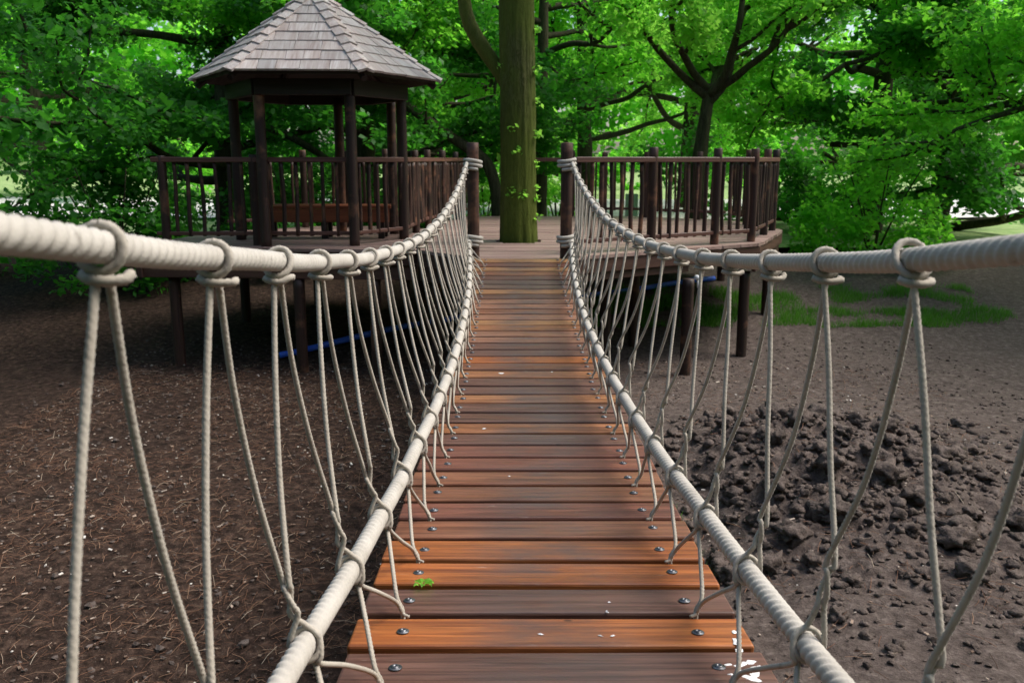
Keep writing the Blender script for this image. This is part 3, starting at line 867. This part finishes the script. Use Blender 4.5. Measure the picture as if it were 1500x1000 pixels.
T_leafy = tree('leafy tree rising past the far corner of the deck', (7.4, 18.5), (.2, .2), 6.48, .22, 36, 'leaf', 0.33, 16, 3.5, per=68, leaf=.12)
T_pale = tree('pale green tree far across the lawn behind the tall trunk', (-.2, 34), (.3, 0), 7.92, .28, 37, 'leaf_lime', 0.28, 16, 5.0, per=72, leaf=.17)
tree('wide tree at the outer side of the spoil heap', (9.4, 12.5), (.2, .2), 5.04, .22, 41, 'leaf', 0.36, 13, 2.8, per=60, leaf=.11)
def dup_tree(src, label, loc, rz, sc):
    r = src.copy(); COL.objects.link(r); r['label'] = label
    r.location = (loc[0], loc[1], ground_z(*loc) - .15); r.rotation_euler = (0, 0, rz); r.scale = (sc, sc, sc)
    for ch in list(src.children):
        c = ch.copy(); COL.objects.link(c); c.parent = r
DUPS = [
    (T_pale, 'pale green tree far across the lawn behind the guard rail', (6.0, 40), 1.9, 1.1),
    (T_pale, 'tall green tree beyond the leaning tree, across the lawn', (-4.0, 38), 3.7, 1.08),
    (T_pale, 'tree with a high crown far behind the slim dark tree', (2.2, 47), 5.1, 1.25),
    (T_leafy, 'hazy tree closing the far end of the lawn', (15.5, 42), 2.2, 1.7),
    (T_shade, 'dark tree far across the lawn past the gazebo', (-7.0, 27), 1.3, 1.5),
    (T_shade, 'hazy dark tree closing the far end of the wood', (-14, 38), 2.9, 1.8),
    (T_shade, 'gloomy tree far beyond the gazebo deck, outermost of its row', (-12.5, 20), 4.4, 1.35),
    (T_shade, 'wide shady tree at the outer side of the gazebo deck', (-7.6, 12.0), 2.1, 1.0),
    (T_leafy, 'green tree far beyond the wide tree on the spoil heap side', (13.5, 24), 4.0, 1.3)]
for a_ in DUPS: dup_tree(*a_)
# the wood the viewer has just walked out of, behind and beside the bridge
def wood_behind():
    rg = np.random.default_rng(77); C = []
    for i in range(900):
        a = R(rg.uniform(100, 260)); d = rg.uniform(10.5, 16)
        C.append((d * math.sin(a), 2.0 + d * math.cos(a), rg.uniform(-1.6, 7.5)))
    o = link('woodland', fast_mesh('woodland', leaves(C, 34, 1.3, .7, .5, 78), np.arange(900 * 34 * 4).reshape(-1, 4), M['leaf_dark']))
    tag(o, 'dense dark green wood closing round the near end of the rope bridge', 'wood', None, 'stuff')
wood_behind()
def far_wood():
    rg = np.random.default_rng(79); C = []
    for i in range(1500):
        a = R(rg.uniform(-58, 58)); d = rg.uniform(72, 84)
        C.append((d * math.sin(a), d * math.cos(a), rg.uniform(-1, 1) + 9.5 * rg.random() ** .8 + 2.5 * math.sin(a * 17) * rg.random()))
    o = link('far_woodland', fast_mesh('far_woodland', leaves(C, 40, 2.3, .7, .8, 80), np.arange(1500 * 40 * 4).reshape(-1, 4), M['leaf']))
    tag(o, 'far belt of green woodland closing the view across the lawn', 'wood', None, 'stuff')
far_wood()

def shrub(label, x, y, rad, h, mat, seed, n=60, leaf=.10):
    rg = np.random.default_rng(seed); z = ground_z(x, y)
    t = thing('shrub', label, 'shrub', (x, y, z), 'shrubs beyond the deck')
    mb = MB(); C = []
    for i in range(7):
        a = i * .9; limb(mb, [(x, y, z - .05), (x + .3 * rad * math.cos(a), y + .3 * rad * math.sin(a), z + h * .5), (x + .6 * rad * math.cos(a), y + .6 * rad * math.sin(a), z + h * .9)], .022, .008, 6, i)
    for i in range(n):
        a = rg.random() * 6.28; rr_ = rad * math.sqrt(rg.random()); zz = z + .12 + h * rg.random() * (1 - .5 * (rr_ / rad) ** 2)
        C.append((x + rr_ * math.cos(a), y + rr_ * math.sin(a), zz))
    mb.build('stems', M['bark2'], t, True)
    leaf_obj(leaves(C, 70, .3, .6, leaf, seed), M[mat], t, 'foliage')
shrub('bright lime shrub beside the foot of the leaning tree', -.62, 20.5, .55, 1.3, 'leaf_lime', 61, 24)
shrub('bright green shrub between the slim tree and the lawn side rope post', 1.05, 21.0, .6, 1.25, 'leaf_lime', 62, 26)
shrub('bluish green shrub far off across the lawn', 4.6, 42, 2.4, 2.6, 'leaf', 64, 70, .18)
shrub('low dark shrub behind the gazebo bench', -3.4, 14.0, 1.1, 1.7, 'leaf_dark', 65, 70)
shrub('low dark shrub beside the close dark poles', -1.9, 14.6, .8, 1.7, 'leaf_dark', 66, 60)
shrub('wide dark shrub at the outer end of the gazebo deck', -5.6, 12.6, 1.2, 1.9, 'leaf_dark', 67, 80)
shrub('wide green shrub beside the outer deck corner', 5.9, 14.5, 1.2, 1.7, 'leaf', 68, 70)
shrub('large shrub at the far lawn edge behind the pale path', -2.2, 44, 2.6, 3.0, 'leaf', 69, 80, .18)
shrub('rounded shrub at the far lawn edge, past the forked tree', 10.5, 43, 2.8, 3.0, 'leaf', 70, 80, .18)

# ------------------------------------------------------------------ small things
pipe = thing('water_pipe', 'bright blue plastic pipe lying across the earth below the deck', 'pipe', (-2.4, 9.9, -2.1))
pp = [(-2.6, 9.7), (-2.37, 9.85), (-1.55, 10.6), (-.77, 11.15), (.09, 11.7), (1.13, 12.15), (1.9, 12.5), (2.5, 12.8), (2.98, 13.0)]
mb = MB(); mb.tube(catmull([(x, y, ground_z(x, y) + .05) for x, y in pp], .05), .036, 12); mb.build('pipe', M['pipe'], pipe, True)
mb = MB(); mb.tube([(2.55, 12.82, ground_z(2.55, 12.82) + .052), (2.68, 12.87, ground_z(2.68, 12.87) + .053)], .043, 12); mb.build('coupling', M['pipe'], pipe, True)
c = thing('pipe_cap', 'small white round cap fixed at the top of a dark stilt', 'cap', (1.87, 8.90, -1.17))
mb = MB(); mb.tube([(1.87, 8.93, -1.165), (1.87, 8.88, -1.165)], .026, 16); mb.build('disc', M['white'], c, True)
mb = MB(); mb.tube([(1.878, 8.915, -1.18), (1.882, 8.915, -1.27)], .009, 8); mb.build('stem', M['white'], c, True)

def chunk(rg, c, r, sub=2):
    bm = bmesh.new(); bmesh.ops.create_icosphere(bm, subdivisions=sub, radius=1)
    o = Vector(rg.normal(size=3) * 9)
    vs = []
    for v in bm.verts:
        k_ = 1 + .7 * mnoise.noise(v.co * 1.2 + o) + .6 * mnoise.noise(v.co * 2.9 + o) + .45 * mnoise.noise(v.co * 6.3 + o)
        vs.append((v.co.x * k_ * r, v.co.y * k_ * r, v.co.z * k_ * r * .7))
    fs = [tuple(v.index for v in f.verts) for f in bm.faces]; bm.free()
    return np.array(vs) + np.array(c), fs
rg = np.random.default_rng(8); mb = MB()
proto = [chunk(rg, (0, 0, 0), 1.0, 3) for _ in range(10)]; protos = [chunk(rg, (0, 0, 0), 1.0, 2) for _ in range(10)]
for i in range(6500):
    x = rg.uniform(.7, 4.2); y = rg.uniform(3.6, 7.3)
    dens = math.exp(-(((x - 2.25) / .95) ** 2 + ((y - 5.7) / 1.2) ** 2)) * (1 if x > 1.15 else .35)
    if rg.random() > dens * .8 + .05: continue
    r = rg.choice([.014, .022, .032, .05, .08], p=[.46, .30, .15, .07, .02]) * rg.uniform(.8, 1.25)
    v, f = (proto if r > .05 else protos)[rg.integers(10)]; a = rg.random() * 6.28; ca, sa = math.cos(a), math.sin(a)
    vv = v * r; vv = np.stack([vv[:, 0] * ca - vv[:, 1] * sa, vv[:, 0] * sa + vv[:, 1] * ca, vv[:, 2]], 1)
    mb.add([tuple(q) for q in vv + np.array([x, y, ground_z(x, y) + .03 * fbm(x, y, 4.0, 4) + rough_z(x, y) + r * .2])], f)
tag(mb.build('soil_clods', M['clod'], None, True), 'heap of dug grey brown soil clods beside the bridge', 'soil', None, 'stuff')
# crumbs of soil all over
mb = MB(); proto1 = [chunk(rg, (0, 0, 0), 1.0, 1) for _ in range(8)]
for i in range(5000):
    x = rg.uniform(-4.5, 5); y = rg.uniform(2.5, 10.5); r = rg.uniform(.004, .017) * (1.5 if rg.random() < .1 else 1)
    v, f = proto1[rg.integers(8)]
    mb.add([tuple(q) for q in v * r + np.array([x, y, ground_z(x, y) + .03 * fbm(x, y, 4.0, 4) + rough_z(x, y) + r * .3])], f)
tag(mb.build('soil_crumbs', M['clod']), 'small crumbs of soil scattered over the bare earth', 'soil', None, 'stuff')
def litter(n, x0, x1, y0, y1, l0, l1, w, seed, lift=.02):
    rg = np.random.default_rng(seed); V = []; F = []
    for i in range(n):
        x = rg.uniform(x0, x1); y = rg.uniform(y0, y1)
        while mnoise.noise(Vector((x * 1.1, y * 1.1, seed * 2.0))) < rg.uniform(-.5, .25): x = rg.uniform(x0, x1); y = rg.uniform(y0, y1)
        z = ground_z(x, y) + .03 * fbm(x, y, 4.0, 4) + rough_z(x, y) + rg.uniform(.004, lift)
        a = rg.random() * 6.28; L = rg.uniform(l0, l1); d = np.array([math.cos(a), math.sin(a), rg.normal() * .25]); s_ = np.array([-d[1], d[0], 0]) * w * rg.uniform(.6, 1.4)
        b = np.array([0, 0, w]); c0 = np.array([x, y, z]); m_ = c0 + np.array([0, 0, L * .12 * rg.random()]) + s_ * rg.normal() * 3
        k0 = len(V)
        for e in (c0 - d * L / 2, m_, c0 + d * L / 2): V.extend([e - s_, e + s_, e + b])
        for q in (0, 3): F.extend([(k0 + q, k0 + q + 1, k0 + q + 4, k0 + q + 3), (k0 + q + 1, k0 + q + 2, k0 + q + 5, k0 + q + 4), (k0 + q + 2, k0 + q, k0 + q + 3, k0 + q + 5)])
    return np.array(V), np.array(F)
V, F = litter(14000, -4.2, .3, 2.2, 9.5, .03, .12, .0013, 4)
tag(link('needle_litter', fast_mesh('needle_litter', V, F, M['twig'])), 'reddish needles and fine twigs littering the dark earth', 'litter', None, 'stuff')
V, F = litter(1500, .7, 4.2, 3.5, 9.5, .04, .14, .0016, 5)
tag(link('twig_litter', fast_mesh('twig_litter', V, F, M['twig'])), 'sparse dry twigs on the grey soil by the heap', 'litter', None, 'stuff')
mb = MB()
for i in range(2400):
    left = rg.random() < .62
    x = rg.uniform(-4, -.1) if left else rg.uniform(.7, 4); y = rg.uniform(2.6, 9.5)
    z = ground_z(x, y) + .03 * fbm(x, y, 4.0, 4) + .01
    rot = Matrix.Rotation(rg.random() * 6.28, 3, 'Z') @ Matrix.Rotation(rg.normal() * .4, 3, 'X')
    mb.box((x, y, z), (rg.choice([.008, .014, .024, .04], p=[.4, .33, .2, .07]) * rg.uniform(.8, 1.2), rg.uniform(.005, .014), .004), rot)
tag(mb.build('wood_chips', M['chip']), 'pale wood chips scattered over the bare earth', 'litter', None, 'stuff')
def blades(n, region, h0, h1, seed, clumpy=1.0):
    rg = np.random.default_rng(seed); V = np.empty((n, 3, 3)); i = 0
    while i < n:
        x, y = region(rg)
        if mnoise.noise(Vector((x * 1.8, y * 1.8, seed))) < -.15 + .3 * rg.random() * clumpy: continue
        z = ground_z(x, y); a = rg.random() * 6.28; h = rg.uniform(h0, h1); w = .004 + .03 * h * .2
        V[i, 0] = (x - w * math.cos(a), y - w * math.sin(a), z - .01); V[i, 1] = (x + w * math.cos(a), y + w * math.sin(a), z - .01)
        V[i, 2] = (x + rg.normal() * h * .35, y + rg.normal() * h * .35, z + h); i += 1
    return V.reshape(-1, 3), np.arange(n * 3).reshape(-1, 3)
V, F = blades(16000, lambda g: (g.uniform(1.0, 6.5), g.uniform(10.9, 12.7)), .04, .11, 9)
tag(link('grass', fast_mesh('grass', V, F, M['grass'])), 'fresh green grass on the bank below the deck edge', 'grass', None, 'stuff')
V, F = blades(700, lambda g: (g.uniform(.75, 1.1), g.uniform(4.4, 5.6)), .04, .13, 12, .3)
tag(link('grass_tufts', fast_mesh('grass_tufts', V, F, M['grass'])), 'a few grass blades at the edge of the trench beside the planks', 'grass', None, 'stuff')
# fallen leaf on a plank
def on_deck(x, y, h=.004): return (x, y, deck_z(y) + h)
lf = thing('fallen_leaf', 'small curled green leaf lying across a plank joint', 'leaf', on_deck(-.213, 1.985))
mb = MB()
for (dx, dy, a, L) in [(0, 0, .3, .024), (.006, .003, -.8, .02), (-.008, .002, 2.4, .021), (.002, -.005, -1.9, .016), (-.004, .006, 1.5, .018), (-.012, -.004, 3.6, .013)]:
    n = 6; vs = []; fs = []
    for i in range(n + 1):
        t_ = i / n; w = L * .42 * math.sin(math.pi * min(1, t_ * .95 + .03)); z = .006 + .008 * math.sin(t_ * 3) * (1 if dx >= 0 else .6)
        for sg, zz in ((-1, .004), (0, 0), (1, .005)):
            u, v_ = t_ * L, sg * w
            vs.append((-.213 + dx + u * math.cos(a) - v_ * math.sin(a), 1.985 + dy + u * math.sin(a) + v_ * math.cos(a), deck_z(1.985) + z + zz))
    for i in range(n):
        for j_ in (0, 1): fs.append((i * 3 + j_, i * 3 + j_ + 1, i * 3 + j_ + 4, i * 3 + j_ + 3))
    mb.add(vs, fs)
mb.build('blade', M['leaf_lime'], lf, True)
# bird droppings / pale flecks on the nearest boards
mb = MB(); rb = random.Random(2)
def blob(x, y, r, el=1.0, ang=0.0):
    n = 9; vs = [(x, y, deck_z(y) + .0035)]; 
    for i in range(n):
        a = 2 * math.pi * i / n; q = r * rb.uniform(.55, 1.25); u, v_ = q * math.cos(a) * el, q * math.sin(a)
        xx, yy = x + u * math.cos(ang) - v_ * math.sin(ang), y + u * math.sin(ang) + v_ * math.cos(ang)
        vs.append((xx, yy, deck_z(yy) + .0012))
    mb.add(vs, [(0, 1 + i, 1 + (i + 1) % n) for i in range(n)])
SPL = [(.455, 1.60, .010, 1.6, .5), (.472, 1.57, .011, 2.4, 1.3), (.445, 1.575, .005, 2.0, .2), (.478, 1.612, .012, 1.2, 0), (.46, 1.545, .008, 2.6, -.6), (.43, 1.60, .004, 2.4, .1), (.438, 1.55, .004, 2, .4), (.47, 1.70, .007, 2.8, 1.5), (.478, 1.745, .005, 2.2, 1.5), (.468, 1.66, .008, 1.4, .2), (.425, 1.56, .003, 2.2, 0), (.482, 1.585, .012, 1.4, .9),
       (.226, 1.90, .0045, 1.0, 0), (.216, 1.845, .003, 2.2, -.7), (.215, 1.852, .002, 1, 0), (.062, 1.735, .0035, 2.6, -.3), (.188, 1.728, .0035, 2.0, -.6), (.216, 1.728, .0025, 2.4, .3), (-.055, 4.52, .012, 1.5, 0), (.21, 4.55, .008, 1, 0), (-.115, 3.52, .006, 1.6, .2), (-.01, 2.9, .004, 1.4, .1)]
for a in SPL: blob(*a)
tag(mb.build('bird_droppings', M['white']), 'white splashes of bird droppings on the nearest planks', 'droppings', None, 'stuff')
# grey stone markers on the lawn
for (x, y, h, w, lb) in [(.72, 19.6, .55, .12, 'narrow grey stone marker beside the slim dark tree'), (3.0, 22.5, .75, .3, 'broad grey stone marker seen through the guard rail')]:
    st_ = thing('stone_marker', lb, 'stone', (x, y, ground_z(x, y)))
    z = ground_z(x, y)
    mb = MB(); mb.box((x, y, z + h / 2), (w, w * .7, h)); me = mb.mesh('shaft', M['stone']); bevel_mesh(me, .02, 2); link('shaft', me, st_)
    mb = MB(); mb.box((x, y, z + .04), (w * 1.35, w, .1)); me = mb.mesh('foot', M['stone']); bevel_mesh(me, .015, 1); link('foot', me, st_)
